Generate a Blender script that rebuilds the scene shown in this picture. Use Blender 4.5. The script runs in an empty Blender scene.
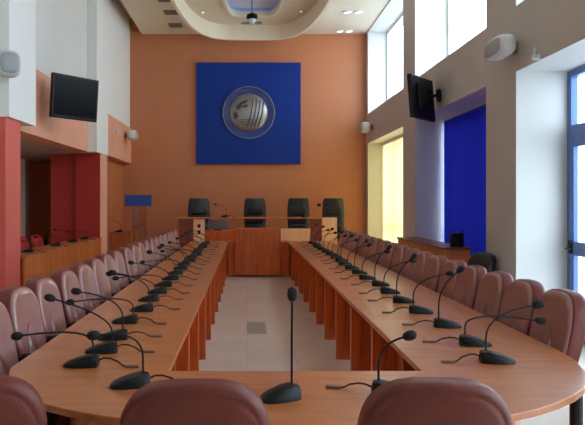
import bpy, bmesh, math, random
from mathutils import Vector, Matrix
random.seed(7)
C = bpy.context.scene.collection
PI = math.pi
CX, CY, F, EYE = 247.0, 202.0, 650.0, 1.6      # principal point, focal length in pixels, eye height

def at(px, py, Y):
    return Vector(((px-CX)*Y/F, Y, EYE-(py-CY)*Y/F))

# ------------------------------------------------------------------ materials
def lin(c):
    return tuple(((v/255)/12.92 if v/255 <= .04045 else ((v/255+.055)/1.055)**2.4) for v in c)+(1,)

def mat(name, col, rough=.5, metal=0, spec=.5, noise=0, nscale=8, bump=0, bscale=60, coat=0):
    m = bpy.data.materials.new(name); m.use_nodes = True
    nt = m.node_tree; b = nt.nodes['Principled BSDF']
    c = lin(col)
    b.inputs['Base Color'].default_value = c
    b.inputs['Roughness'].default_value = rough
    b.inputs['Metallic'].default_value = metal
    b.inputs['Specular IOR Level'].default_value = spec
    b.inputs['Coat Weight'].default_value = coat
    tc = nt.nodes.new('ShaderNodeTexCoord')
    if noise:
        n = nt.nodes.new('ShaderNodeTexNoise'); n.inputs['Scale'].default_value = nscale; n.inputs['Detail'].default_value = 4
        r = nt.nodes.new('ShaderNodeValToRGB')
        r.color_ramp.elements[0].position = .3; r.color_ramp.elements[1].position = .7
        r.color_ramp.elements[0].color = tuple(v*(1-noise) for v in c[:3])+(1,)
        r.color_ramp.elements[1].color = tuple(min(1, v*(1+noise)) for v in c[:3])+(1,)
        nt.links.new(tc.outputs['Object'], n.inputs['Vector'])
        nt.links.new(n.outputs['Fac'], r.inputs['Fac']); nt.links.new(r.outputs['Color'], b.inputs['Base Color'])
    if bump:
        n2 = nt.nodes.new('ShaderNodeTexNoise'); n2.inputs['Scale'].default_value = bscale
        bp = nt.nodes.new('ShaderNodeBump'); bp.inputs['Strength'].default_value = bump; bp.inputs['Distance'].default_value = .01
        nt.links.new(tc.outputs['Object'], n2.inputs['Vector'])
        nt.links.new(n2.outputs['Fac'], bp.inputs['Height']); nt.links.new(bp.outputs['Normal'], b.inputs['Normal'])
    return m

def wood(name, dark, light, rough, stretch=(1, 1, 1), scale=6, coat=0):
    m = bpy.data.materials.new(name); m.use_nodes = True
    nt = m.node_tree; b = nt.nodes['Principled BSDF']
    tc = nt.nodes.new('ShaderNodeTexCoord'); mp = nt.nodes.new('ShaderNodeMapping')
    mp.inputs['Scale'].default_value = stretch
    n = nt.nodes.new('ShaderNodeTexNoise'); n.inputs['Scale'].default_value = scale; n.inputs['Detail'].default_value = 5
    n.inputs['Distortion'].default_value = .6
    r = nt.nodes.new('ShaderNodeValToRGB')
    r.color_ramp.elements[0].position = .32; r.color_ramp.elements[0].color = lin(dark)
    r.color_ramp.elements[1].position = .68; r.color_ramp.elements[1].color = lin(light)
    nt.links.new(tc.outputs['Object'], mp.inputs['Vector']); nt.links.new(mp.outputs['Vector'], n.inputs['Vector'])
    nt.links.new(n.outputs['Fac'], r.inputs['Fac']); nt.links.new(r.outputs['Color'], b.inputs['Base Color'])
    b.inputs['Roughness'].default_value = rough; b.inputs['Coat Weight'].default_value = coat
    b.inputs['Coat Roughness'].default_value = .32
    return m

def tiles(name, c1, c2, grout, size, rough, plane='xy', gap=.006, bias=0.0, spec=.5, ov=.06):
    m = bpy.data.materials.new(name); m.use_nodes = True
    nt = m.node_tree; b = nt.nodes['Principled BSDF']
    tc = nt.nodes.new('ShaderNodeTexCoord'); mp = nt.nodes.new('ShaderNodeMapping')
    if plane == 'xz': mp.inputs['Rotation'].default_value = (-PI/2, 0, 0)
    br = nt.nodes.new('ShaderNodeTexBrick')
    br.offset = 0; br.squash = 1
    br.inputs['Scale'].default_value = 1; br.inputs['Brick Width'].default_value = size[0]; br.inputs['Row Height'].default_value = size[1]
    br.inputs['Mortar Size'].default_value = gap; br.inputs['Color1'].default_value = lin(c1); br.inputs['Color2'].default_value = lin(c2)
    br.inputs['Mortar'].default_value = lin(grout); br.inputs['Bias'].default_value = bias
    n = nt.nodes.new('ShaderNodeTexNoise'); n.inputs['Scale'].default_value = 3; n.inputs['Detail'].default_value = 6
    mx = nt.nodes.new('ShaderNodeMix'); mx.data_type = 'RGBA'; mx.blend_type = 'OVERLAY'; mx.inputs['Factor'].default_value = ov
    nt.links.new(tc.outputs['Object'], mp.inputs['Vector']); nt.links.new(mp.outputs['Vector'], br.inputs['Vector'])
    nt.links.new(tc.outputs['Object'], n.inputs['Vector'])
    nt.links.new(br.outputs['Color'], mx.inputs['A']); nt.links.new(n.outputs['Fac'], mx.inputs['B'])
    nt.links.new(mx.outputs['Result'], b.inputs['Base Color'])
    b.inputs['Roughness'].default_value = rough; b.inputs['Specular IOR Level'].default_value = spec
    return m

def glass(name, tint=(1, 1, 1), refl=.08):
    m = bpy.data.materials.new(name); m.use_nodes = True
    nt = m.node_tree; nt.nodes.remove(nt.nodes['Principled BSDF'])
    out = nt.nodes['Material Output']
    t = nt.nodes.new('ShaderNodeBsdfTransparent'); t.inputs['Color'].default_value = tint+(1,)
    g = nt.nodes.new('ShaderNodeBsdfGlossy'); g.inputs['Roughness'].default_value = .02
    mx = nt.nodes.new('ShaderNodeMixShader'); mx.inputs['Fac'].default_value = refl
    nt.links.new(t.outputs[0], mx.inputs[1]); nt.links.new(g.outputs[0], mx.inputs[2]); nt.links.new(mx.outputs[0], out.inputs['Surface'])
    return m

def cloth(name, col, transl, trans_col=None):
    m = bpy.data.materials.new(name); m.use_nodes = True
    nt = m.node_tree; nt.nodes.remove(nt.nodes['Principled BSDF'])
    out = nt.nodes['Material Output']
    d = nt.nodes.new('ShaderNodeBsdfDiffuse'); d.inputs['Color'].default_value = lin(col)
    t = nt.nodes.new('ShaderNodeBsdfTranslucent'); t.inputs['Color'].default_value = lin(trans_col or col)
    mx = nt.nodes.new('ShaderNodeMixShader'); mx.inputs['Fac'].default_value = transl
    nt.links.new(d.outputs[0], mx.inputs[1]); nt.links.new(t.outputs[0], mx.inputs[2]); nt.links.new(mx.outputs[0], out.inputs['Surface'])
    return m

def emit(name, col, s):
    m = bpy.data.materials.new(name); m.use_nodes = True
    b = m.node_tree.nodes['Principled BSDF']
    b.inputs['Base Color'].default_value = lin(col); b.inputs['Emission Color'].default_value = lin(col); b.inputs['Emission Strength'].default_value = s
    return m

M = dict(
    orange=tiles('orange_panelling', (190, 119, 79), (188, 118, 78), (181, 112, 73), (1.24, 1.24), .55, 'xz', .008),
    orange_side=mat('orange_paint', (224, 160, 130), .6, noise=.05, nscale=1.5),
    orange_wall=mat('orange_wall_paint', (186, 108, 64), .6, noise=.05, nscale=1.5),
    grey=mat('grey_beige_paint', (190, 180, 172), .65, noise=.04, nscale=1.2),
    white=mat('white_paint', (232, 232, 228), .6, noise=.02, nscale=1.2),
    soft=mat('pale_grey_paint', (214, 212, 206), .6, noise=.03, nscale=1.2),
    reveal=mat('reveal_paint', (214, 215, 212), .6, noise=.02, nscale=1.2),
    cream=mat('ceiling_cream', (226, 216, 196), .7, noise=.03, nscale=.8),
    rim=mat('cove_cream', (236, 226, 202), .6, noise=.02, nscale=1),
    skyblue=mat('pale_blue_well', (150, 176, 235), .5, noise=.04, nscale=2),  # even pale blue for the sides of the ceiling well
    skyblue_top=mat('pale_blue_white_well', (205, 212, 235), .5, noise=.04, nscale=2),
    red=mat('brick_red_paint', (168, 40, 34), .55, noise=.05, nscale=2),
    redlit=mat('brick_red_lit', (216, 98, 86), .55, noise=.05, nscale=2),  # lit copy of the red: daylight on the near column painted in
    dark_soffit=mat('brown_soffit', (176, 168, 166), .8, noise=.1, nscale=3),
    floor=tiles('polished_stone_tiles', (232, 218, 202), (225, 211, 196), (204, 191, 178), (.5, .5), .17, 'xy', .003),
    top=wood('table_top_veneer', (168, 95, 52), (190, 115, 66), .3, (8, 1, 1), 3, .15),
    topx=wood('near_table_veneer', (168, 95, 52), (190, 115, 66), .3, (1, 8, 1), 3, .15),
    panel=wood('cherry_panel', (176, 74, 24), (212, 104, 42), .28, (6, 6, .6), 3, .2),
    panel_dark=wood('dark_cherry_panel', (108, 48, 26), (138, 66, 36), .4, (6, 6, .6), 3, .1),
    pale_panel=wood('pale_front_panel', (240, 184, 142), (250, 202, 162), .45, (6, 6, .6), 2, 0),  # paler colour than the rest of the desk front
    counter=wood('counter_veneer', (180, 90, 38), (210, 120, 60), .4, (3, 3, .5), 2.5, .1),
    leather=mat('burgundy_leather', (108, 44, 35), .42, noise=.1, nscale=14, bump=.15, bscale=180, spec=.42),
    leather_front=mat('burgundy_leather_sheen', (150, 98, 91), .42, noise=.08, nscale=10, bump=.15, bscale=160, spec=.9, coat=.6),  # lighter than the shells: window sheen put into the colour
    black_leather=mat('black_leather', (26, 30, 33), .35, noise=.15, nscale=12, bump=.1, bscale=140),
    black=mat('black_plastic', (13, 14, 16), .45, spec=.3, noise=.15, nscale=30),
    foam=mat('black_foam', (16, 16, 18), .9, noise=.3, nscale=120, bump=.5, bscale=400),
    cable=mat('dark_cable', (22, 18, 19), .55, spec=.3, noise=.1, nscale=40),
    plug=mat('grey_brown_plug', (112, 84, 70), .45, noise=.1, nscale=40),
    chrome=mat('steel', (170, 172, 176), .25, 1, noise=.03, nscale=20),
    screen=mat('dark_screen', (12, 11, 13), .3, spec=.12, noise=.05, nscale=3),
    plastic=mat('white_speaker_plastic', (206, 208, 206), .4, noise=.03, nscale=10),
    grille=mat('grey_speaker_grille', (160, 164, 166), .5, noise=.1, nscale=90),
    blue=mat('deep_blue_board', (6, 46, 134), .6, spec=.25, noise=.06, nscale=1.5),
    blue_lectern=mat('blue_plate', (40, 74, 150), .5, noise=.06, nscale=3),
    curtain=cloth('royal_blue_curtain', (62, 80, 242), .10, (50, 66, 235)),
    blind=cloth('cream_blind', (246, 232, 186), .55, (255, 226, 148)),
    alu=mat('blue_grey_aluminium', (86, 114, 168), .4, .2, noise=.04, nscale=6),
    frame=mat('white_window_frame', (232, 234, 236), .4, noise=.02, nscale=6),
    glass=glass('window_glass', (.97, .99, 1)),
    acrylic=glass('clear_acrylic', (.86, .87, .88), .1),
    ring=glass('emblem_acrylic', (.9, .93, 1), .06),
    silver=mat('emblem_silver', (150, 146, 142), .34, .6, noise=.3, nscale=2.2),
    emb_dark=mat('emblem_dark_relief', (70, 72, 86), .4, .3, noise=.1, nscale=6),
    terrace=mat('pale_terrace_stone', (205, 205, 205), .8, noise=.06, nscale=2),
    vent=mat('vent_grey', (118, 116, 112), .5, noise=.1, nscale=40),
    lamp=emit('lamp_white', (255, 250, 240), 2.0),
    patch_grey=mat('grey_floor_patch', (176, 170, 160), .17, noise=.06, nscale=4),
    aisle_fill=emit('aisle_fill_white', (255, 236, 210), 16.0),  # glow of the unseen lamps added for the side aisle
    leaf=mat('leaf_green', (40, 72, 52), .5, noise=.3, nscale=12),
    grey_device=mat('grey_device', (128, 134, 140), .4, noise=.05, nscale=20),
)

# ------------------------------------------------------------------ mesh builder
class MB:
    def __init__(s): s.v = []; s.f = []; s.mi = []; s.cur = 0
    def add(s, vs, fs):
        o = len(s.v); s.v += [tuple(v) for v in vs]
        for f in fs: s.f.append(tuple(i+o for i in f)); s.mi.append(s.cur)
    def box(s, x0, x1, y0, y1, z0, z1, b=0):
        if b <= 0:
            s.add([(x0,y0,z0),(x1,y0,z0),(x1,y1,z0),(x0,y1,z0),(x0,y0,z1),(x1,y0,z1),(x1,y1,z1),(x0,y1,z1)],
                  [(0,3,2,1),(4,5,6,7),(0,1,5,4),(1,2,6,5),(2,3,7,6),(3,0,4,7)])
        else:
            bm = bmesh.new(); bmesh.ops.create_cube(bm, size=1)
            for v in bm.verts: v.co = Vector(((x0+x1)/2+v.co.x*(x1-x0), (y0+y1)/2+v.co.y*(y1-y0), (z0+z1)/2+v.co.z*(z1-z0)))
            bmesh.ops.bevel(bm, geom=bm.edges[:], offset=b, segments=2, affect='EDGES', profile=.5)
            bm.verts.index_update()
            s.add([v.co[:] for v in bm.verts], [[v.index for v in f.verts] for f in bm.faces]); bm.free()
        return s
    def prism(s, pts, z0, z1, b=0):
        n = len(pts)
        if b <= 0:
            s.add([(x,y,z0) for x,y in pts]+[(x,y,z1) for x,y in pts],
                  [tuple(range(n-1,-1,-1)), tuple(range(n,2*n))]+[(i,(i+1)%n,n+(i+1)%n,n+i) for i in range(n)])
        else:
            bm = bmesh.new(); vs = [bm.verts.new((x,y,z0)) for x,y in pts]; f = bm.faces.new(vs)
            r = bmesh.ops.extrude_face_region(bm, geom=[f])
            for e in r['geom']:
                if isinstance(e, bmesh.types.BMVert): e.co.z = z1
            bmesh.ops.recalc_face_normals(bm, faces=bm.faces[:])
            ed = [e for e in bm.edges if abs(e.verts[0].co.z-e.verts[1].co.z) < 1e-5]
            bmesh.ops.bevel(bm, geom=ed, offset=b, segments=2, affect='EDGES', profile=.5)
            bm.verts.index_update()
            s.add([v.co[:] for v in bm.verts], [[v.index for v in f.verts] for f in bm.faces]); bm.free()
        return s
    def tube(s, pts, r, n=8, r1=None):
        pts = [Vector(p) for p in pts]; o = []
        prev = None
        for i, p in enumerate(pts):
            t = (pts[min(i+1,len(pts)-1)]-pts[max(i-1,0)]).normalized()
            if prev is None:
                a = Vector((0,0,1)) if abs(t.z) < .9 else Vector((1,0,0)); u = t.cross(a).normalized()
            else: u = (prev-t*prev.dot(t)).normalized()
            prev = u; w = t.cross(u)
            rr = r if r1 is None else r+(r1-r)*i/(len(pts)-1)
            o += [p+(u*math.cos(2*PI*k/n)+w*math.sin(2*PI*k/n))*rr for k in range(n)]
        m = len(pts)
        fs = [(i*n+k, i*n+(k+1)%n, (i+1)*n+(k+1)%n, (i+1)*n+k) for i in range(m-1) for k in range(n)]
        fs += [tuple(range(n-1,-1,-1)), tuple(range((m-1)*n, m*n))]
        s.add(o, fs); return s
    def lathe(s, prof, n=20, mx=None):
        mx = mx or Matrix(); o = []
        for r, z in prof: o += [mx @ Vector((max(r,1e-4)*math.cos(2*PI*k/n), max(r,1e-4)*math.sin(2*PI*k/n), z)) for k in range(n)]
        m = len(prof)
        s.add(o, [(i*n+k, i*n+(k+1)%n, (i+1)*n+(k+1)%n, (i+1)*n+k) for i in range(m-1) for k in range(n)]
              + [tuple(range(n-1,-1,-1)), tuple(range((m-1)*n, m*n))]); return s
    def ellipsoid(s, c, r, n=14, m=9, p=1.0, mx=None):
        o = []; sg = lambda v, e: math.copysign(abs(v)**e, v)
        mx = mx or Matrix.Translation(Vector(c))
        for i in range(m+1):
            a = -PI/2+PI*i/m; a = max(-PI/2+.02, min(PI/2-.02, a))
            for k in range(n):
                b = 2*PI*k/n
                o.append(mx @ Vector((r[0]*sg(math.cos(a),p)*sg(math.cos(b),p), r[1]*sg(math.cos(a),p)*sg(math.sin(b),p), r[2]*sg(math.sin(a),p))))
        s.add(o, [(i*n+k, i*n+(k+1)%n, (i+1)*n+(k+1)%n, (i+1)*n+k) for i in range(m) for k in range(n)]
              + [tuple(range(n-1,-1,-1)), tuple(range(m*n, (m+1)*n))]); return s
    def grid(s, rows, closed=False):
        n = len(rows[0]); o = [p for r in rows for p in r]
        s.add(o, [(i*n+k, i*n+(k+1)%n, (i+1)*n+(k+1)%n, (i+1)*n+k) for i in range(len(rows)-1) for k in range(n if closed else n-1)])
        return s
    def build(s, name, mats, parent=None, smooth=False, recalc=True):
        me = bpy.data.meshes.new(name); me.from_pydata(s.v, [], s.f)
        mats = mats if isinstance(mats, (list, tuple)) else [mats]
        for m in mats: me.materials.append(m)
        for p, i in zip(me.polygons, s.mi): p.material_index = i
        if recalc:
            bm = bmesh.new(); bm.from_mesh(me); bmesh.ops.recalc_face_normals(bm, faces=bm.faces[:]); bm.to_mesh(me); bm.free()
        if smooth:
            me.polygons.foreach_set('use_smooth', [True]*len(me.polygons))
            try: me.set_sharp_from_angle(angle=math.radians(42 if smooth is True else smooth))
            except Exception: pass
        me.update()
        o = bpy.data.objects.new(name, me); C.objects.link(o)
        if parent: o.parent = parent
        return o

def tag(o, label, cat, group=None, kind=None):
    o['label'] = label; o['category'] = cat
    if group: o['group'] = group
    if kind: o['kind'] = kind
    return o
def thing(name, label, cat, loc=(0,0,0), rz=0, group=None):
    o = bpy.data.objects.new(name, None); C.objects.link(o); o.empty_display_size = .1
    o.location = loc; o.rotation_euler = (0,0,rz)
    return tag(o, label, cat, group)
def struct(o): o['kind'] = 'structure'; return o
def dup(root, loc, rz, label, group=None):
    r = root.copy(); C.objects.link(r); r.location = loc; r.rotation_euler = (0,0,rz); r['label'] = label
    if group: r['group'] = group
    for ch in list(root.children):
        c = ch.copy(); C.objects.link(c); c.parent = r
        for g in list(ch.children):
            d = g.copy(); C.objects.link(d); d.parent = c
    return r
ORD = ['nearest','second','third','fourth','fifth','sixth','seventh','eighth','ninth','tenth','eleventh','twelfth','thirteenth','fourteenth',
       'fifteenth','sixteenth','seventeenth','eighteenth','nineteenth','twentieth','twenty-first','twenty-second','twenty-third']
def ordn(i): return 'nearest the camera' if i == 0 else ORD[i]+' from the camera'

# ------------------------------------------------------------------ the setting
WL, WR, YB, Y0, ZC = -3.12, 3.2, 17.5, -3.0, 6.12
XR = 3.82                                     # window plane of the deep bays
ZS, ZB = 3.15, 3.93                            # lintel height, clerestory sill
struct(MB().box(-6.8, 4.0, Y0-.2, YB+.2, -.2, 0).build('floor', M['floor']))
struct(MB().box(4.0, 16, -6, 24, -.3, -.1).build('terrace', M['terrace']))
# back wall (facing the camera) and the wall behind the camera
struct(MB().box(-6.8, 3.9, YB, YB+.2, 0, 7.2).build('wall_back', M['orange']))
struct(MB().box(-6.8, 4.1, Y0-.2, Y0, 0, 7.2).build('wall_front', M['soft']))

# right wall: pillars, spandrels, with deep window bays
bays = [(13.33, 17.2), (8.70, 12.38), (4.05, 7.73), (-.6, 3.1)]     # near, far
w = MB()
edges = [(17.2, YB), (12.38, 13.33), (7.73, 8.70), (3.1, 4.05), (Y0, -.6)]
for a, b in edges: w.box(WR, XR+.09, a, b, 0, 7.2)
for i, (a, b) in enumerate(bays):
    w.box(WR, XR+.09, a, b, ZS, ZB)
    w.box(WR, XR+.09, a, b, ZC-.03, 7.2)
# the inner faces of the bays are white, the room face grey-beige
wr = w.build('wall_right', [M['grey'], M['reveal']])
for p in wr.data.polygons:
    c = p.center
    if abs(p.normal.x) < .5 and c.x > WR+.01: p.material_index = 1
struct(wr)

def window(n, a, b, z0, z1, x, mull=(), bars=()):
    fr = MB(); t = .07
    fr.box(x, x+.08, a, a+t, z0, z1); fr.box(x, x+.08, b-t, b, z0, z1)
    fr.box(x, x+.08, a+t, b-t, z0, z0+t); fr.box(x, x+.08, a+t, b-t, z1-t, z1)
    for f in mull: y = a+(b-a)*f; fr.box(x, x+.08, y-t/2, y+t/2, z0+t, z1-t)
    for z in bars: fr.box(x, x+.08, a+t, b-t, z-t/2, z+t/2)
    o = struct(fr.build('window_%d' % n, M['frame']))
    MB().box(x+.03, x+.045, a+t*.5, b-t*.5, z0+t*.5, z1-t*.5).build('pane', M['glass'], o)
    return o
k = 1
for i, (a, b) in enumerate(bays):
    window(k, a, b, ZB, ZC-.03, XR-.12 if i == 0 else XR); k += 1
    if i != 2:
        window(k, a, b, .0, ZS, XR-.12 if i == 0 else XR, mull=(.33, .66), bars=(1.0,)); k += 1

# glazed door in the third bay
a, b = bays[2]
d = MB(); x0, x1 = XR-.01, XR+.07
d.box(x0, x1, b-.09, b, 0, ZS); d.box(x0, x1, a, a+.09, 0, ZS)
d.box(x0, x1, a+.09, b-.09, ZS-.08, ZS); d.box(x0, x1, a+.09, b-.09, 2.36, 2.50); d.box(x0, x1, a+.09, b-.09, 0, .1)
for y in (b-1.23, b-2.45): d.box(x0, x1, y-.05, y+.05, .1, ZS-.08)
door = struct(d.build('door_1', M['alu']))
MB().box(XR+.025, XR+.035, a+.05, b-.05, .05, ZS-.04).build('pane', M['glass'], door)
leaf = MB()
y1, y0 = b-.1, b-1.17
leaf.box(XR-.04, XR+.02, y1-.1, y1, .1, 2.36, .008); leaf.box(XR-.04, XR+.02, y0, y0+.1, .1, 2.36, .008)
leaf.box(XR-.04, XR+.02, y0+.1, y1-.1, 2.24, 2.36, .008); leaf.box(XR-.04, XR+.02, y0+.1, y1-.1, .1, .3, .008)
leaf.box(XR-.04, XR+.02, y0+.1, y1-.1, .98, 1.14, .008)
lf = leaf.build('door_leaf', M['alu'], door)
MB().box(XR-.075, XR-.03, y1-.085, y1-.03, 1.0, 1.16, .008).tube([(XR-.075, y1-.06, 1.06), (XR-.11, y1-.06, 1.06), (XR-.11, y1-.2, 1.06)], .011).build('door_handle', M['black'], lf, True)

# left wall: recessed upper wall, beam band, columns, parapet opening to the side aisle
XL2 = -3.32
w = MB(); w.box(XL2-.3, XL2, Y0, YB, 3.70, 7.2).box(XL2-.3, XL2, Y0, 8.5, 2.645, 3.70)
lw = struct(w.build('wall_left', M['soft']))
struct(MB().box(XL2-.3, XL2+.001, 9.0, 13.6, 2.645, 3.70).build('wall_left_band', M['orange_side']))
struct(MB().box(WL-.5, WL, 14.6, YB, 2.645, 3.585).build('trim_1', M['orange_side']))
struct(MB().box(XL2-.3, WL-.03, 14.6, YB, 3.585, ZC+.4).build('wall_left_end_upper', M['white']))
struct(MB().box(XL2-.3, -3.34, 14.6, YB, 0, 2.645).build('wall_left_end', M['orange_wall']))
c = MB(); c.box(-3.62, WL, 8.52, 9.6, 2.72, 7.0); o = c.build('column', [M['white'], M['grey']]); struct(o)
struct(MB().box(-3.62, WL, 13.5, 14.6, 2.645, 7.0).build('column', M['white']))
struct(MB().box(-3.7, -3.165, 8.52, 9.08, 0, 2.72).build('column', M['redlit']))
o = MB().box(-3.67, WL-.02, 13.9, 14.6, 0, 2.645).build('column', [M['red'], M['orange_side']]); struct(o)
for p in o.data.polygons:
    if p.normal.x > .5: p.material_index = 1  # light on the room-facing side painted in as a paler colour
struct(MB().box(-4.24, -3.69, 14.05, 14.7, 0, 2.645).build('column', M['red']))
struct(MB().box(-6.8, XL2-.3, Y0, YB, 2.645, 2.85).build('ceiling_aisle', M['dark_soffit']))
struct(MB().box(-6.8, -6.6, Y0, YB, 0, 2.7).build('wall_aisle', M['orange_wall']))
struct(MB().box(-5.66, -5.36, 15.7, 16.0, 0, 2.645).build('column', M['white']))

# ceiling: flat soffit with an oval tray, hanging rim, upper tray with a pale blue light well
def sell(cx, cy, a, b, n, k, N=96):
    t = 2*PI*k/N; s_ = lambda v: math.copysign(abs(v)**(2/n), v)
    return cx+a*s_(math.cos(t)), cy+b*s_(math.sin(t))
N = 96
def rect_pt(x, y, x0, x1, y0, y1, cx, cy):
    dx, dy = x-cx, y-cy
    t = min([(x1-cx)/dx if dx > 1e-6 else 1e9, (x0-cx)/dx if dx < -1e-6 else 1e9, (y1-cy)/dy if dy > 1e-6 else 1e9, (y0-cy)/dy if dy < -1e-6 else 1e9])
    return cx+dx*t, cy+dy*t
def plate_with_hole(outer, inner, z0, z1):
    m = MB(); n = len(outer)
    lo_o = [(x,y,z0) for x,y in outer]; lo_i = [(x,y,z0) for x,y in inner]
    hi_o = [(x,y,z1) for x,y in outer]; hi_i = [(x,y,z1) for x,y in inner]
    m.grid([lo_o, lo_i, hi_i, hi_o, lo_o], True); return m
TC = (.09, 9.05)
inner = [sell(*TC, 1.68, 8.0, 4, k_) for k_ in range(N)]
inner_o = [sell(*TC, 1.76, 8.08, 4, k_) for k_ in range(N)]
XG = -2.83
outer = [rect_pt(x, y, XG, 4.0, Y0-.2, YB+.02, *TC) for x, y in inner]
# rectangle corners must be met exactly: snap the closest samples
for cx_, cy_ in ((XG, Y0-.2), (XG, YB+.02), (4.0, Y0-.2), (4.0, YB+.02)):
    i_ = min(range(N), key=lambda q: (outer[q][0]-cx_)**2+(outer[q][1]-cy_)**2); outer[i_] = (cx_, cy_)
struct(plate_with_hole(outer, inner_o, ZC, ZC+.1).build('ceiling', M['cream']))
struct(MB().box(-3.7, XG+.05, Y0-.2, YB, ZC+.42, ZC+.5).build('ceiling_gap', M['cream']))
struct(plate_with_hole(inner_o, inner, 5.85, 6.34).build('trim_2', M['rim'], smooth=True))
WC = (.15, 12.15)
well = [sell(*WC, .65, 4.0, 6, k_) for k_ in range(N)]
well_o = [sell(*WC, .71, 4.06, 6, k_) for k_ in range(N)]
struct(plate_with_hole([sell(*TC, 1.72, 8.04, 4, k_) for k_ in range(N)], well, 6.24, 6.34).build('ceiling_tray', M['cream']))
struct(plate_with_hole(well_o, well, 6.20, 6.24).build('trim_3', M['rim'], smooth=True))
struct(plate_with_hole([sell(*WC, .72, 4.08, 6, k_) for k_ in range(N)], well, 6.341, 6.42).build('trim_4', M['skyblue'], smooth=True))
struct(MB().prism([sell(*WC, .72, 4.08, 6, k_) for k_ in range(N)], 6.42, 6.48).build('ceiling_well', M['skyblue_top']))
struct(MB().box(-6.8, 4.1, Y0-.2, YB+.2, 7.2, 7.3).build('ceiling_slab', M['cream']))

p0, p1 = at(247, 334, 650*1.6/132), at(265, 322, 650*1.6/120)
struct(MB().box(p0.x, .24, p0.y, p1.y, -.01, .001).build('floor_patch', M['patch_grey']))  # thin grey rectangle flush with the floor
# dais
struct(MB().box(-2.1, 2.95, 14.75, YB-.02, 0, .3).build('floor_dais', M['counter']))

# ------------------------------------------------------------------ ceiling fittings
vl = ['square grey ceiling vent at the left, nearest the camera', 'grey ceiling vent at the left, middle one of three', 'grey ceiling vent at the left, closest to the orange wall']
for i, (px, py) in enumerate([(165, -1), (171, 12), (175.5, 25)]):
    Y = 4.52*F/(CY-py); p = at(px, py, Y)
    t = thing('ceiling_vent', vl[i], 'vent', (p.x, p.y, ZC), 0, 'grey ceiling vents')
    f = MB(); f.box(-.17, .17, -.17, -.14, -.02, 0); f.box(-.17, .17, .14, .17, -.02, 0); f.box(-.17, -.14, -.14, .14, -.02, 0); f.box(.14, .17, -.14, .14, -.02, 0)
    f.build('frame', M['vent'], t)
    s_ = MB()
    for q in range(6): y = -.12+q*.048; s_.add([(-.14,y-.012,-.004),(.14,y-.012,-.004),(.14,y+.016,-.016),(-.14,y+.016,-.016)], [(0,1,2,3)])
    s_.build('slats', M['vent'], t)
dl = ['round ceiling downlight at the right, left of the nearer pair', 'round ceiling downlight at the right, right of the nearer pair',
      'round ceiling downlight beside the orange wall, left of the farther pair', 'round ceiling downlight beside the orange wall, right of the farther pair',
      'tiny round spotlight in the ceiling tray, left of the light well', 'tiny round spotlight in the ceiling tray, right of the light well']
for i, (px, py) in enumerate([(347.5, 12), (358.5, 12), (340, 31), (349, 31), (203, 12), (301, 11)]):
    z = ZC if i < 4 else 6.24
    Y = (z-EYE)*F/(CY-py); p = at(px, py, Y); r = .1 if i < 4 else .035
    t = thing('downlight', dl[i], 'ceiling light', (p.x, p.y, z), 0, 'round ceiling downlights')
    MB().lathe([(r, 0), (r*1.15, -.004), (r*1.1, -.022), (r*.8, -.022), (r*.78, -.002)]).build('bezel', M['frame'], t, True)
    MB().lathe([(r*.78, -.004), (r*.6, -.014), (0, -.018)]).build('lamp', M['lamp'], t, True)
p = at(252, 19, 14.6)
t = thing('ceiling_camera', 'small pale dome camera hanging on a thin rod from the blue light well', 'camera', (p.x, p.y, 0))
MB().tube([(0,0,6.42), (0,0,5.80)], .018).build('rod', M['grey_device'], t, True)
MB().lathe([(.05, 5.84), (.12, 5.80), (.13, 5.74), (.09, 5.70)]).build('housing', M['black'], t, True)
MB().lathe([(.09, 5.70), (.1, 5.66), (.07, 5.60), (0, 5.575)]).build('dome', M['plastic'], t, True)
MB().box(-.24, .22, -.05, .05, 5.60, 5.64, .01).build('cross_arm', M['grey_device'], t)

# ------------------------------------------------------------------ back wall board and emblem
bx0, bx1 = at(196.3, 63, 17.42).x, at(300.8, 63, 17.42).x
bz0, bz1 = at(0, 164, 17.42).z, at(0, 62.5, 17.42).z
t = thing('wall_board', 'large square royal blue board on the orange back wall', 'board', ((bx0+bx1)/2, YB, bz0))
hw = (bx1-bx0)/2
MB().box(-hw, hw, -.08, -.001, 0, bz1-bz0, .008).build('panel', M['blue'], t)
p = at(248.7, 112.5, 17.38)
t = thing('emblem', 'round clear disc with a silver globe relief at the centre of the blue board', 'emblem', (p.x, YB-.081, p.z))
RX = Matrix.Rotation(PI/2, 4, 'X')             # local z -> -y
MB().lathe([(.69, -.004), (.70, .0), (.70, .045), (.685, .05), (.68, .045), (.68, -.004)], 56, RX).build('rim', M['grey_device'], t, True)
MB().lathe([(.68, .0), (.68, .03), (0, .03)], 56, RX).build('disc', M['ring'], t, True)
prof = [(.51*math.cos(a_), .036+.14*math.sin(a_)) for a_ in [i*PI/2/10 for i in range(11)]]
gl = MB().lathe([(.51, .030)]+prof, 48, RX).build('globe', M['silver'], t, True)
def on_globe(x, z, lift=.004):
    r2 = min(.98, (x*x+z*z)/.51**2); return (x, -(.036+.14*math.sqrt(1-r2)+lift), z)
for kx in (.12, .22, .31, .40):
    pts = [on_globe(kx-.16+.16*(q/12)+.03*math.sin(q/12*PI), -.40+.80*q/12*(1-.35*kx)) for q in range(13)]
    MB().tube(pts, .016, 6).build('meridian_bar', M['emb_dark'], gl, True)
blobs = [[(-.34,.14),(-.22,.26),(-.12,.30),(-.02,.34),(-.06,.24),(-.17,.20),(-.20,.10),(-.30,.05)],
         [(-.42,-.02),(-.33,.0),(-.27,-.10),(-.33,-.2),(-.40,-.16)],
         [(-.2,.16),(-.06,.2),(.0,.16),(-.12,.10)]]
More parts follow.
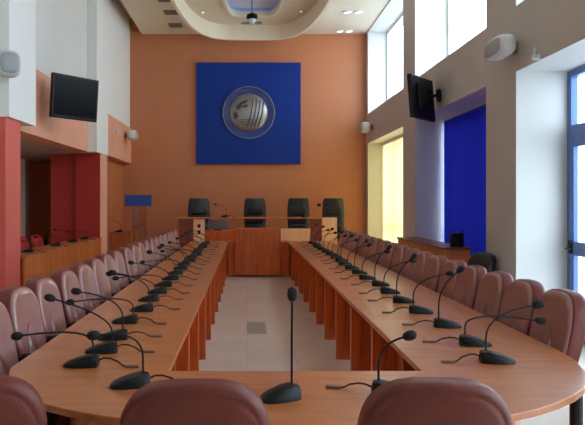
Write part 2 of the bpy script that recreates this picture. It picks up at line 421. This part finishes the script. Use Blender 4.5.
for bl in blobs:
    m = MB(); n_ = len(bl); cx_ = sum(b_[0] for b_ in bl)/n_; cz_ = sum(b_[1] for b_ in bl)/n_
    rows = [[on_globe(cx_+(x-cx_)*s_, cz_+(z-cz_)*s_, .006) for x, z in bl] for s_ in (.02, .5, 1)]
    rows.append([on_globe(x, z, -.004) for x, z in bl])
    m.grid(rows, True).build('continent', M['emb_dark'], gl, False)
for q, zz in enumerate((-.22, -.28, -.34)):
    MB().tube([on_globe(-.3+.06*q+.5*s_/8*(1-q*.15), zz+.02*math.sin(s_/8*PI)) for s_ in range(9)], .009, 6).build('latitude_bar', M['emb_dark'], gl, True)
p = at(319, 205, 17.49)
t = tag(MB().box(-.05, .05, -.02, 0, -.04, .04, .006).build('wall_socket', M['black']), 'small dark socket on the orange wall behind the presidium chairs', 'socket')
t.location = (p.x, YB, p.z)

# ------------------------------------------------------------------ speakers and televisions
def speaker(loc, rz, label, dims=(.22,.12,.135)):
    t = thing('wall_speaker', label, 'speaker', loc, rz, 'white wall speakers')     # local -y faces out of the wall
    L, D, H = dims
    MB().ellipsoid((0,-.2,0), (L, D, H), 24, 12, .62).build('cabinet', M['plastic'], t, True)
    MB().ellipsoid((0,-.2-D*.62,0), (L*.82, D*.44, H*.8), 24, 12, .62).build('grille', M['grille'], t, True)
    MB().box(-.05, .05, -.03, 0, -.07, .07, .006).tube([(0,-.02,0), (0,-.12,0)], .022).build('bracket', M['grey_device'], t, True)
    return t
speaker((WR, 7.72, 3.43), -PI/2, 'white oval wall speaker high on the right wall above the glazed door', (.31,.11,.125))
speaker((WR, 16.55, 3.50), -PI/2, 'small white wall speaker on the right wall beside the orange back wall')
speaker((WL, 16.6, 3.30), PI/2, 'white wall speaker on the orange band at the far left corner')
speaker((-3.17, 8.52, 3.37), .55, 'white wall speaker on the near white column at the left edge', (.15,.13,.17))
t = tag(MB().box(-.09, -.0, -.02, .02, 0, .05, .006).tube([(-.05,-.09,.03),(-.05,.09,.03)], .013).tube([(-.06,0,.04),(-.06,0,.13)], .01).build('wall_fitting', M['plastic'], None, True), 'small white fitting on the right wall just above the opening of the glazed door', 'wall fitting')
t.location = (WR, 7.1, ZS+.005)
sp_knob = at(116.5, 130.5, 15.4)
t = tag(MB().lathe([(.06,0),(.06,.03),(.045,.045),(0,.05)], 16, Matrix.Rotation(PI/2, 4, 'Y')).build('motion_sensor', M['plastic'], None, True), 'tiny round white sensor on the orange band beside the far left speaker', 'sensor')
t.location = (WL-.004, sp_knob.y*3.12/abs(sp_knob.x), sp_knob.z)

def tv(A, B, z0, z1, label, wall_pt):
    """A, B: plan positions of the two ends (near/far), screen faces to the right of A->B"""
    A, B = Vector(A), Vector(B); mid = (A+B)/2; dvec = (B-A).normalized(); wdt = (B-A).length
    rz = math.atan2(dvec.y, dvec.x)
    t = thing('television', label, 'television', (mid.x, mid.y, z0), rz)
    t.rotation_euler = (math.radians(4.5), 0, rz)
    h = z1-z0
    MB().box(-wdt/2, wdt/2, 0, .07, 0, h, .012).box(-wdt*.3, wdt*.3, .07, .11, h*.2, h*.8, .01).build('casing', M['black'], t)
    MB().box(-wdt/2+.035, wdt/2-.035, -.003, .0, .05, h-.035).build('screen', M['screen'], t)
    inv = Matrix.Translation((mid.x, mid.y, z0)) @ Matrix.Rotation(rz, 4, 'Z') @ Matrix.Rotation(math.radians(4.5), 4, 'X'); W = inv.inverted() @ Vector(wall_pt)
    wn = Vector((1 if wall_pt[0] < 0 else -1, 0, 0)); wn = (inv.to_3x3().inverted() @ wn)
    S = Vector((0, .10, h*.5))
    br = MB().tube([S, S*.4+(W+wn*.1)*.6, W+wn*.1, W], .025)
    br.ellipsoid(W+wn*.02, (.05, .05, .11), 10, 6, .6).ellipsoid(S, (.05,.03,.1), 10, 6, .6)
    br.build('wall_bracket', M['black'], t, True)
    return t
tv((-3.1, 10.3), (-2.545, 11.03), 2.95, 3.655, 'black flat television hanging from the left wall on the orange band', (XL2, 11.2, 3.3))
tv((3.13, 11.0), (2.585, 10.33), 2.945, 3.645, 'black television on a swing bracket from the right wall beside the blue curtain', (WR, 10.75, 3.36))

# ------------------------------------------------------------------ curtain and blind
def drape(y0, y1, x, z0, z1, amp, wl, seed):
    rnd = random.Random(seed); n = int((y1-y0)/.025); rows = []
    ph = [rnd.uniform(0, 6.28) for _ in range(4)]
    for q, z in enumerate([z0+(z1-z0)*i/10 for i in range(11)]):
        row = []
        for i in range(n+1):
            y = y0+(y1-y0)*i/n
            f = math.sin(2*PI*y/wl+ph[0]+.5*math.sin(y*2+ph[1]))+.35*math.sin(2*PI*y/(wl*.47)+ph[2])
            row.append((x+amp*f*(1-.35*q/10), y+.012*math.sin(z*1.3+y*9), z))
        rows.append(row)
    return MB().grid(rows)
t = thing('curtain', 'long royal blue pleated curtain drawn across the middle right window bay', 'curtain', (0,0,0))
o = drape(8.74, 12.31, 3.755, .03, 3.12, .035, .20, 3).build('drape', M['curtain'], t, 80); o.modifiers.new('Solid', 'SOLIDIFY').thickness = .004
MB().tube([(3.755, 8.71, 3.132), (3.755, 12.37, 3.132)], .015).build('rail', M['chrome'], t, True)
t = thing('vertical_blind', 'cream vertical blind glowing yellow in the far right window', 'blind', (0,0,0))
m = MB()
for q in range(26):
    y = 13.40+q*.148; m.add([(3.56,y-.04,.05),(3.61,y+.05,.05),(3.61,y+.05,3.08),(3.56,y-.04,3.08)], [(0,1,2,3)])
    m.add([(3.585,y+.05,.05),(3.585,y+.12,.05),(3.585,y+.12,3.08),(3.585,y+.05,3.08)], [(0,1,2,3)])
m.build('slats', M['blind'], t, recalc=False)
MB().box(3.55, 3.62, 13.35, 17.18, 3.08, 3.145).build('headrail', M['frame'], t)

# ------------------------------------------------------------------ tables
TZ = .75
LI, LO, RI, RO = -.395, -1.21, .88, 1.79
def slab_top(pts, m, parent): return MB().prism(pts, TZ-.032, TZ, .005).build('tabletop', m, parent)
GT = 'table sections along the two sides'
S0, SL = 3.77, .95
for side in (0, 1):
    xi, xo = (LI, LO) if side == 0 else (RI, RO)
    sg = 1 if side else -1
    root = None
    for k_ in range(11):
        lab = 'wooden conference table section in the %s row, %s' % ('right' if side else 'left', ordn(k_))
        loc = (xi, S0+k_*SL, 0)
        if root is None:
            root = thing('conference_table', lab, 'table', loc, 0, GT)
            wd = abs(xo-xi)
            pts = [(0, .001), (sg*wd, .001), (sg*wd, SL-.001), (0, SL-.001)]
            if sg < 0: pts = pts[::-1]
            slab_top(pts, M['top'], root)
            a_, b_ = sorted((sg*.025, sg*.34))
            for y_ in (.0015, SL-.0285): MB().box(a_, b_, y_, y_+.027, 0, TZ-.032, .002).build('side_panel', M['panel'], root)
            a_, b_ = sorted((sg*.20, sg*.222))
            MB().box(a_, b_, .0285, SL-.0285, .06, TZ-.032).build('modesty_panel', M['panel'], root)
        else: dup(root, loc, 0, lab, GT)
# near curved table that closes the ring
t = thing('conference_table', 'wooden conference table with a curved front behind the foreground chairs', 'table', (0,0,0))
def bez(p0, p1, p2, p3, n=10):
    return [tuple(sum(w_*p_[i] for w_, p_ in zip(((1-u)**3, 3*u*(1-u)**2, 3*u*u*(1-u), u**3), (p0,p1,p2,p3))) for i in (0, 1)) for u in [q/n for q in range(n+1)]]
out = [(LI, S0), (LO, S0), (-1.215, 3.34)]
out += bez((-1.215,3.34), (-1.17,3.12), (-.98,2.82), (-.84,2.73), 6)[1:]
out += bez((-.84,2.73), (-.55,2.52), (-.1,2.43), (.3,2.43), 8)[1:]
out += bez((.3,2.43), (1.0,2.44), (1.52,2.80), (1.69,3.22), 10)[1:]
out += bez((1.68,3.22), (1.76,3.4), (1.79,3.6), (RO,S0), 5)[1:]
out += [(RI, S0), (RI, 3.275), (LI, 3.275)]
slab_top(out, M['topx'], t)
def inset(pts, cx, cy, d_):
    r = []
    for x, y in pts:
        v = Vector((x-cx, y-cy)); v = v*(1-d_/v.length); r.append((cx+v.x, cy+v.y))
    return r
front = [p_ for p_ in out[2:-4] if p_[1] < 3.5]
f_out = inset(front, .2, 3.9, .30); f_in = inset(front, .2, 3.9, .325)
m = MB(); n_ = len(f_out)
m.grid([[(x,y,.05) for x,y in f_out], [(x,y,TZ-.032) for x,y in f_out], [(x,y,TZ-.032) for x,y in f_in], [(x,y,.05) for x,y in f_in], [(x,y,.05) for x,y in f_out]])
m.build('modesty_panel', M['panel'], t)
MB().box(LI-.34, LI+.0, 3.24, 3.265, 0, TZ-.032).build('side_panel', M['panel'], t)
MB().box(RI-.0, RI+.34, 3.24, 3.265, 0, TZ-.032).build('side_panel', M['panel'], t)
for x_ in (LI-.35, RI+.35): MB().box(x_-.014, x_+.014, 3.27, S0-.01, 0, TZ-.032).build('side_panel', M['panel'], t)
for x_, y_ in ((1.56, 3.08), (-.98, 3.22)): MB().tube([(x_,y_,0),(x_,y_,TZ-.03)], .03, 14).build('leg', M['black'], t, True)
# far table with the raised lectern front
t = thing('lectern_desk', 'polished cherry desk with a raised centre box at the far end of the aisle', 'desk', (0,0,0))
MB().box(LI+.002, RI-.002, 13.9, 14.5, .04, TZ-.032, .006).build('body', M['panel'], t)
MB().box(LI+.002, RI-.002, 13.89, 14.55, TZ-.032, TZ, .004).build('tabletop', M['panel'], t)
x0, x1 = at(234.5, 0, 13.88).x, at(281, 0, 13.88).x
MB().box(x0, x1, 13.84, 14.3, .04, 1.035, .012).build('raised_box', M['panel'], t)

# ------------------------------------------------------------------ conference chair
def make_chair(name, label, cat, lea, leaf_, back_h=.60, w=.253, arms=True, group=None):
    t = thing(name, label, cat, group=group)
    zc = .45+back_h/2; N_ = 44
    sgp = lambda v, e: math.copysign(abs(v)**e, v)
    def outline(th, s):
        c_, s_ = math.cos(th), math.sin(th)
        z = sgp(s_, .68)*back_h/2; u = (z/back_h+.5)
        wd = w*(.86+.20*u-.06*u*u)
        return sgp(c_, .62)*wd*s, z*s
    def place(x, z, y):
        u = z/back_h+.5
        lean = -.225-.135*u-.02*math.sin(PI*u)+.05*(x/w)**2*.6
        return (x, lean+y, zc+z)
    def groove(x, z):
        d_ = min(abs(abs(x)-max(0, (.02-z))*.38), 1) if z < .02 else abs(math.hypot(x, (z-.02)))
        return .02*math.exp(-(d_/.018)**2) if z < .05 else 0
    shell = [(.02, -.066), (.5, -.064), (.80, -.060), (.87, -.057), (.89, -.0535), (.91, -.056), (.965, -.050), (.995, -.036), (1.0, -.022), (1.0, .028), (.99, .036), (.97, .04)]
    rows = [[place(*outline(2*PI*q/N_, s_), y_) for q in range(N_)] for s_, y_ in shell]
    MB().grid(rows, True).build('backrest', lea, t, 60)
    fr = [(.975, .034), (.965, .050), (.93, .060), (.88, .065)]+[(s_, .072-.010*s_*s_) for s_ in (.82,.74,.66,.58,.5,.42,.34,.26,.18,.1,.02)]
    rows = []
    for s_, y_ in fr:
        row = []
        for q in range(N_):
            x, z = outline(2*PI*q/N_, s_); row.append(place(x, z, y_-(groove(x, z) if s_ < .93 else 0)))
        rows.append(row)
    MB().grid(rows, True).build('back_cushion', leaf_, t, 70)
    rows = []
    for s_, z_ in [(.02,.385),(.9,.385),(1,.40),(1.0,.44),(.96,.465),(.85,.475),(.5,.482),(.02,.485)]:
        rows.append([(sgp(math.cos(2*PI*q/32), .5)*w*.9*s_, .01+sgp(math.sin(2*PI*q/32), .5)*.225*s_, z_) for q in range(32)])
    MB().grid(rows, True).build('seat', lea, t, 50)
    if arms:
        for s_ in (-1, 1):
            x = s_*(w-.012)
            m = MB().tube([(x,-.235,.60),(x,-.20,.655),(x,-.05,.672),(x,.12,.668),(x,.17,.62),(x,.15,.45),(x*.9,.08,.40)], .017, 8)
            m.build('armrest', M['black'], t, True)
    MB().lathe([(.03,.12),(.03,.25),(.022,.25),(.022,.36),(.09,.37),(.09,.392)], 14).build('column', M['black'], t, True)
    m = MB().lathe([(.05,.075),(.06,.12),(.03,.14)], 14)
    for q in range(5):
        a_ = 2*PI*q/5+PI/2
        m.tube([(.03*math.cos(a_), .03*math.sin(a_), .105), (.205*math.cos(a_), .205*math.sin(a_), .07)], .021, 8, .014)
        m.ellipsoid((.205*math.cos(a_), .205*math.sin(a_), .028), (.026,.026,.028), 8, 6)
    m.build('star_base', M['black'], t, True)
    return t
GC = 'burgundy leather conference chairs'
ch = make_chair('conference_chair', '', 'chair', M['leather'], M['leather_front'], group=GC)
first = [True]
def chair(x, y, rz, label):
    if first[0]:
        first[0] = False; ch.location = (x,y,0); ch.rotation_euler = (0,0,rz); ch['label'] = label; return ch
    return dup(ch, (x,y,0), rz, label, GC)
chair(-.985, 2.37, math.radians(18), 'burgundy leather chair in the foreground at the left bottom corner, seen from behind')
chair(-.17, 2.36, math.radians(1), 'burgundy leather chair in the foreground left of the centre microphone, seen from behind')
chair(.605, 2.375, math.radians(-2), 'burgundy leather chair in the foreground right of the centre microphone, seen from behind')
rnd = random.Random(4)
YLc = [3.68, 4.21, 4.74, 5.27]+[5.80+.525*q for q in range(15)]
for i, y in enumerate(YLc):
    chair(-1.16+rnd.uniform(-.012,.012), y, -PI/2+rnd.uniform(-.02,.02),
          'burgundy leather chair in the row along the left table, %s' % ordn(i))
YRc = [4.06, 4.59]+[5.115+.525*q for q in range(16)]
for i, y in enumerate(YRc):
    chair(1.635+rnd.uniform(-.008,.008), y, PI/2+rnd.uniform(-.025,.025), 'burgundy leather chair in the row along the right table, %s' % ordn(i))

# ------------------------------------------------------------------ microphones
GM = 'black gooseneck conference microphones'
def make_mic(head, rise, sidey, cab):
    """local +x points to the speaker; head = (dx, dz) of the foam tip"""
    t = thing('gooseneck_microphone', '', 'microphone', group=GM)
    rows = []
    for x, hw_, h in [(-.085,.020,.030),(-.080,.030,.044),(-.055,.036,.048),(-.02,.039,.042),(.03,.038,.031),(.065,.031,.020),(.082,.018,.012),(.088,.004,.006)]:
        hw_ *= 1.4; h *= 1.32; x *= 1.06
        rows.append([(x,-hw_,0),(x,-hw_,h*.55),(x,-hw_*.72,h*.93),(x,0,h),(x,hw_*.72,h*.93),(x,hw_,h*.55),(x,hw_,0)])
    m = MB().grid(rows, True); m.add(rows[0], [tuple(range(7))]); m.add(rows[-1], [tuple(range(7))])
    b_ = m.build('base', M['black'], t, 40)
    P0 = Vector((-.060, 0, .058)); P1 = P0+Vector((0, 0, rise)); P2 = Vector((head[0], sidey, head[1]))
    pts = [P0, P0+Vector((0,0,rise*.35))]
    for q in range(1, 9):
        u = q/8; A_ = P0+Vector((0,0,rise*.35))
        pts.append(A_*(1-u)**2+P1*2*u*(1-u)+P2*u*u)
    MB().tube(pts, .0052, 7).build('gooseneck', M['cable'], t, True)
    dirn = (pts[-1]-pts[-2]).normalized()
    q_ = dirn.to_track_quat('Z', 'Y').to_matrix().to_4x4()
    MB().lathe([(.006,-.012),(.015,-.006),(.021,.008),(.022,.024),(.019,.039),(.010,.048),(0,.051)], 14, Matrix.Translation(pts[-1]) @ q_).build('windscreen', M['foam'], t, True)
    s_ = cab
    if not cab: return t
    MB().tube([(-.086,0,.028),(-.115,.0,.040),(-.15,.01*s_,.040),(-.19,.025*s_,.028),(-.215,.035*s_,.010),(-.235,.04*s_,.006)], .0046, 6).build('cable', M['cable'], t, True)
    MB().box(-.30, -.232, .04*s_-.014, .04*s_+.014, 0, .012, .003).build('plug', M['plug'], t)
    return t
proto = {}
def mic(x, y, z, rz, label, kind):
    if kind not in proto:
        proto[kind] = make_mic(*kind); o = proto[kind]
        o.location = (x,y,z); o.rotation_euler = (0,0,rz); o['label'] = label; return o
    return dup(proto[kind], (x,y,z), rz, label, GM)
low, low2, mid, mid2, near = ((.36,.15), .15, .03, 1), ((.32,.23), .14, -.05, -1), ((.07,.38), .22, .0, 1), ((.20,.30), .2, .03, -1), ((.20,.30), .18, .03, -1)
mic(-.54, 3.0, TZ, math.radians(198), 'black gooseneck microphone bent leftward on the curved table, behind the left foreground chairs', ((.145,.245), .20, .0, 1))
mic(.14, 2.80, TZ, math.radians(205), 'black gooseneck microphone standing upright at the centre of the curved table', ((-.062,.43), .2, 0, 0))
mic(.64, 2.86, TZ, math.radians(-15), 'black gooseneck microphone on the curved table behind the right foreground chair, bent right', ((.055,.26), .17, 0, 1))
YLm = [3.37, 3.68, 4.03, 4.57, 5.07, 5.58, 6.05, 6.55, 7.1]+[7.65+.55*q for q in range(11)]
for i, y in enumerate(YLm):
    kd = ((.31,.16), .15, .0, 1) if i == 0 else ((.26,.31), .15, .03, 1) if i == 1 else low if i in (3,6,9,12) else low2 if i % 2 else mid2
    mic(-.84+rnd.uniform(-.02,.02), y, TZ, PI+rnd.uniform(-.12,.12), 'black gooseneck microphone on the left table, %s' % ordn(i), kd)
YRm = [3.45, 3.86, 4.42, 4.98, 5.5, 6.05, 6.6]+[7.15+.55*q for q in range(12)]
for i, y in enumerate(YRm):
    kd = mid2 if i == 0 else low if i == 1 else mid if i % 2 == 0 else mid2
    mic(1.345+rnd.uniform(-.02,.02), y, TZ, rnd.uniform(-.15,.05)-.06, 'black gooseneck microphone on the right table, %s' % ordn(i), kd)

# ------------------------------------------------------------------ side counters
t = thing('side_counter', 'long wooden counter along the opening in the left wall', 'counter', (0,0,0))
MB().box(-3.14, -3.11, 9.09, 13.88, 0, .82).build('front_panel', M['counter'], t)
MB().box(-3.50, -3.09, 9.09, 13.88, .82, .85, .004).build('countertop', M['top'], t)
for y in (9.1, 11.45, 13.83): MB().box(-3.48, -3.14, y, y+.03, 0, .82).build('side_panel', M['panel_dark'], t)
for i, (px, py) in enumerate([(27, 250), (55, 244), (72, 240), (84, 237)]):
    Y = .75*F/(py-CY)+.0; X = -3.28; Y = min(13.6, X*F/(px-CX))
    mic(X, Y, .85, math.radians(180-20*(i % 2)), 'black gooseneck microphone on the left wall counter, %s' % ordn(i), low if i != 2 else low2)
t = thing('side_counter', 'wooden desk end beside the red column in the far left corner', 'counter', (-3.0, 16.2, 0))
MB().box(-.325, .14, -.3, .9, 0, .82, .004).build('body', M['counter'], t)
MB().box(-.335, .16, -.32, .92, .82, .85, .004).build('countertop', M['top'], t)
mic(-3.2, 16.2, .85, PI*.9, 'black gooseneck microphone on the desk in the far left corner', mid2)
t = thing('side_counter', 'wooden counter beside the right wall in front of the blue curtain', 'counter', (0,0,0))
MB().box(2.80, 3.18, 9.24, 12.05, 0, .92, .004).build('body', M['counter'], t)
MB().box(2.78, 3.19, 9.22, 12.07, .92, .95, .004).build('countertop', M['panel_dark'], t)
# two small black units on it
for i, (px, py) in enumerate([(460, 236), (467, 233)]):
    o = tag(MB().box(-.035, .035, -.06, .06, 0, .2, .01).tube([(0,.0,.2),(0,.0,.23),(.05,0,.25)], .008).build('desk_unit', M['black'], None, True),
            'slim black upright unit on the right counter, %s one' % ('left' if i == 0 else 'right'), 'device', 'black units on the right counter')
    o.location = (2.99+.10*i, 9.42, .95)

# red chairs and plant in the side aisle
t = thing('potted_plant', 'dark leafy plant in the side aisle behind the left counter', 'plant', (-4.75, 15.2, 0))
MB().lathe([(.12,0),(.17,.02),(.21,.38),(.19,.38),(.17,.34),(0,.34)], 18).build('pot', M['panel_dark'], t, True)
m = MB(); r3 = random.Random(9)
for q in range(70):
    a_ = r3.uniform(0, 6.28); el = r3.uniform(.2, 1.4); L_ = r3.uniform(.35, .75)
    d_ = Vector((math.cos(a_)*math.cos(el), math.sin(a_)*math.cos(el), math.sin(el))); b0 = Vector((0,0,.34)); tip = b0+d_*L_
    sd = d_.cross(Vector((0,0,1))).normalized()*.045; md = b0+d_*L_*.6+Vector((0,0,.03))
    m.add([b0, md+sd, tip-Vector((0,0,.06)), md-sd], [(0,1,2,3)])
m.build('foliage', M['leaf'], t, recalc=False)
gr = 'red chairs in the side aisle'
t = make_chair('aisle_chair', 'dark red chair in the side aisle behind the left counter, nearer the white pillar', 'chair', M['red'], M['red'], .48, .24, False, gr)
t.location = (-4.05, 12.6, 0); t.rotation_euler = (0,0,-PI/2)
dup(t, (-4.0, 13.35, 0), -PI/2, 'dark red chair in the side aisle behind the left counter, beside the red column', gr)

# acrylic lectern
t = thing('acrylic_lectern', 'clear acrylic lectern with a blue top plate before the orange wall', 'lectern', (-2.59, 15.5, 0))
MB().box(-.32, .32, -.02, .02, 1.50, 1.77, .01).build('top_plate', M['blue_lectern'], t)
MB().box(-.2, .2, 0, .4, 0, .03, .006).build('foot', M['acrylic'], t)
for s_ in (-1, 1): MB().box(s_*.14-.012, s_*.14+.012, .02, .30, .03, 1.50).build('post', M['acrylic'], t)
MB().box(-.13, .13, .03, .045, .03, 1.5).build('front_sheet', M['acrylic'], t)

# ------------------------------------------------------------------ presidium
t = thing('presidium_desk', 'long cherry presidium desk with pale panels on the dais before the black chairs', 'desk', (0,0,0))
YP = 15.2
def fp(px0, px1, py0, mat_, dy=0, name='front_panel'):
    a_, b_ = at(px0, py0, YP), at(px1, py0, YP)
    return MB().box(a_.x, b_.x, YP+dy, YP+.03+dy, .3, a_.z, .003).build(name, mat_, t)
zl = at(0, 217.3, YP).z
fp(178.5, 193.5, 219, M['panel_dark']); pl = fp(193.5, 204.5, 219, M['pale_panel'])
fp(204.5, 281, 230.5, M['panel']); fp(281, 310.5, 228.5, M['pale_panel']); fp(310.5, 322, 219, M['panel_dark']); fp(322, 337, 217.5, M['pale_panel'])
pl['label'] = 'pale panel with two black sockets'
for q in (0, 1):
    pp = at(199, 226+6*q, YP); MB().box(pp.x-.035, pp.x+.035, YP-.012, YP, pp.z-.04, pp.z+.04, .006).build('socket', M['black'], pl)
xl, xr = at(178.5, 0, YP).x, at(337, 0, YP).x
MB().box(xl, xr, YP+.03, YP+.6, .90, .93).build('worktop', M['panel'], t)
MB().box(xl-.03, at(313, 0, YP).x, YP-.06, YP+.2, zl-.03, zl, .005).build('ledge', M['counter'], t)
for x_ in (xl+.02, xr-.05): MB().box(x_, x_+.03, YP+.03, YP+.58, .3, .90).build('side_panel', M['panel_dark'], t)
for px in (204, 311): x_ = at(px, 0, YP).x; MB().box(x_-.012, x_+.012, YP+.03, YP+.19, .93, zl-.03).build('ledge_bracket', M['panel_dark'], t)
# monitor, microphones on it
pm = at(218, 224, YP+.25)
t = thing('desk_monitor', 'small grey monitor on the presidium desk behind the left pale panel', 'monitor', (pm.x, YP+.3, .93), 0)
MB().box(-.24, .24, -.02, .02, .02, .25, .008).build('casing', M['grey_device'], t)
MB().box(-.1, .1, -.06, .06, 0, .02, .005).build('stand', M['black'], t)
pm = at(224, 217, YP)
mic(pm.x, YP+.06, zl, PI*.85, 'black gooseneck microphone on the presidium ledge, left of the centre chair', mid2)
pm = at(303, 217, YP)
mic(pm.x, YP+.06, zl, PI*.6, 'black gooseneck microphone at the right end of the presidium ledge', mid)
GB = 'black presidium chairs'
bl = ['leftmost of the four black leather high-back chairs at the presidium', 'black leather high-back presidium chair behind the raised lectern box',
      'black leather high-back presidium chair third from the left', 'rightmost of the four black leather high-back chairs at the presidium']
def make_exec(label):
    t = thing('executive_chair', label, 'chair', group=GB)
    prof = [(.62-.30, .235), (.75, .27), (.95, .285), (1.15, .278), (1.32, .262), (1.395, .235)]
    m = MB(); prof = [(z-.0, hw_) for z, hw_ in prof]
    bm_rows = []
    for side, (ya, yb) in enumerate([(-.05, .05)]):
        ring = lambda z, hw_, y_, s_: (hw_*s_, -.27-.10*(z-.3)+y_, z)
        for z, hw_ in prof:
            bm_rows.append([ring(z,hw_,-.05,-.92), ring(z,hw_,-.05,.92), ring(z,hw_,-.03,1), ring(z,hw_,.03,1), ring(z,hw_,.055,.9), ring(z,hw_,.05,.0), ring(z,hw_,.055,-.9), ring(z,hw_,.03,-1), ring(z,hw_,-.03,-1)])
    m.grid(bm_rows, True); m.add(bm_rows[-1], [tuple(range(9))]); m.add(bm_rows[0], [tuple(range(9))])
    m.build('backrest', M['black_leather'], t, 50)
    for q, z in enumerate((.55, .78, 1.0)):
        MB().ellipsoid((0, -.22-.10*(z-.3)+.012, z+.08), (.225, .03, .112), 20, 10, .6).build('back_cushion', M['black_leather'], t, True)
    MB().box(-.26, .26, -.24, .26, .40, .50, .035).build('seat', M['black_leather'], t, True)
    for s_ in (-1, 1): MB().tube([(s_*.28,-.26,.58),(s_*.29,-.1,.63),(s_*.29,.14,.63),(s_*.28,.18,.5),(s_*.2,.1,.41)], .022).build('armrest', M['chrome'], t, True)
    MB().lathe([(.03,.12),(.03,.28),(.024,.28),(.024,.38),(.1,.39),(.1,.405)], 14).build('column', M['chrome'], t, True)
    m = MB()
    for q in range(5):
        a_ = 2*PI*q/5+PI/2
        m.tube([(0,0,.12), (.27*math.cos(a_), .27*math.sin(a_), .075)], .024, 8, .016); m.ellipsoid((.27*math.cos(a_), .27*math.sin(a_), .029), (.028,.028,.029), 8, 6)
    m.build('star_base', M['chrome'], t, True)
    return t
e0 = make_exec(bl[0])
for i, px in enumerate([200.5, 255, 297.5, 333]):
    x_ = at(px, 0, 16.45).x; loc = (x_, 16.15, .3); rz = PI+(.12, 0, -.08, -.05)[i]
    if i == 0: e0.location = loc; e0.rotation_euler = (0,0,rz)
    else: dup(e0, loc, rz, bl[i], GB)
# black chair by the right counter
t = make_chair('side_chair', 'black chair between the right counter and the grey pillar', 'chair', M['black_leather'], M['black_leather'], .5, .22, False)
t.location = (2.74, 8.25, 0); t.rotation_euler = (0, 0, PI/2+.4)
# unseen lamps added under the side aisle ceiling to brighten it
for i, (x_, y_) in enumerate([(-5.0, 5.0), (-5.3, 10.5)]):
    t = thing('aisle_fill_lamp', 'unseen square lamp added to light the side aisle, %s' % ordn(i), 'ceiling light', (x_, y_, 2.645), 0, 'unseen lamps added in the side aisle')
    MB().box(-.3, .3, -.3, .3, -.02, 0, .004).build('aisle_fill_glow', M['aisle_fill'], t)

# ------------------------------------------------------------------ light, camera
wd = bpy.data.worlds.new('World'); bpy.context.scene.world = wd; wd.use_nodes = True
bg = wd.node_tree.nodes['Background']; bg.inputs['Color'].default_value = (.74, .88, 1, 1); bg.inputs['Strength'].default_value = 7.0
def portal(a, b, z0, z1, x):
    l = bpy.data.lights.new('window_portal', 'AREA'); l.shape = 'RECTANGLE'; l.size = z1-z0; l.size_y = b-a
    l.cycles.is_portal = True
    o = bpy.data.objects.new('window_portal', l); C.objects.link(o)
    o.location = (x, (a+b)/2, (z0+z1)/2); o.rotation_euler = (0, PI/2, 0)
for i, (a, b) in enumerate(bays):
    portal(a, b, ZB, ZC, 3.93); portal(a, b, 0, ZS, 3.93)
cam = bpy.data.cameras.new('camera'); co = bpy.data.objects.new('camera', cam); C.objects.link(co)
co.location = (0, 0, EYE); co.rotation_euler = (PI/2, 0, 0)
cam.sensor_fit = 'HORIZONTAL'; cam.sensor_width = 36; cam.lens = F/585*36
cam.shift_x = (292.5-CX)/585; cam.shift_y = -(212.5-CY)/585; cam.clip_start = .05; cam.clip_end = 200
sc = bpy.context.scene; sc.camera = co
sc.view_settings.view_transform = 'Standard'; sc.view_settings.look = 'None'; sc.view_settings.gamma = 1
sc.view_settings.use_curve_mapping = False
sc.view_settings.exposure = 0.0
sc.cycles.max_bounces = 12; sc.cycles.diffuse_bounces = 8; sc.cycles.transparent_max_bounces = 16
sc.cycles.sample_clamp_indirect = 6; sc.cycles.use_denoising = True
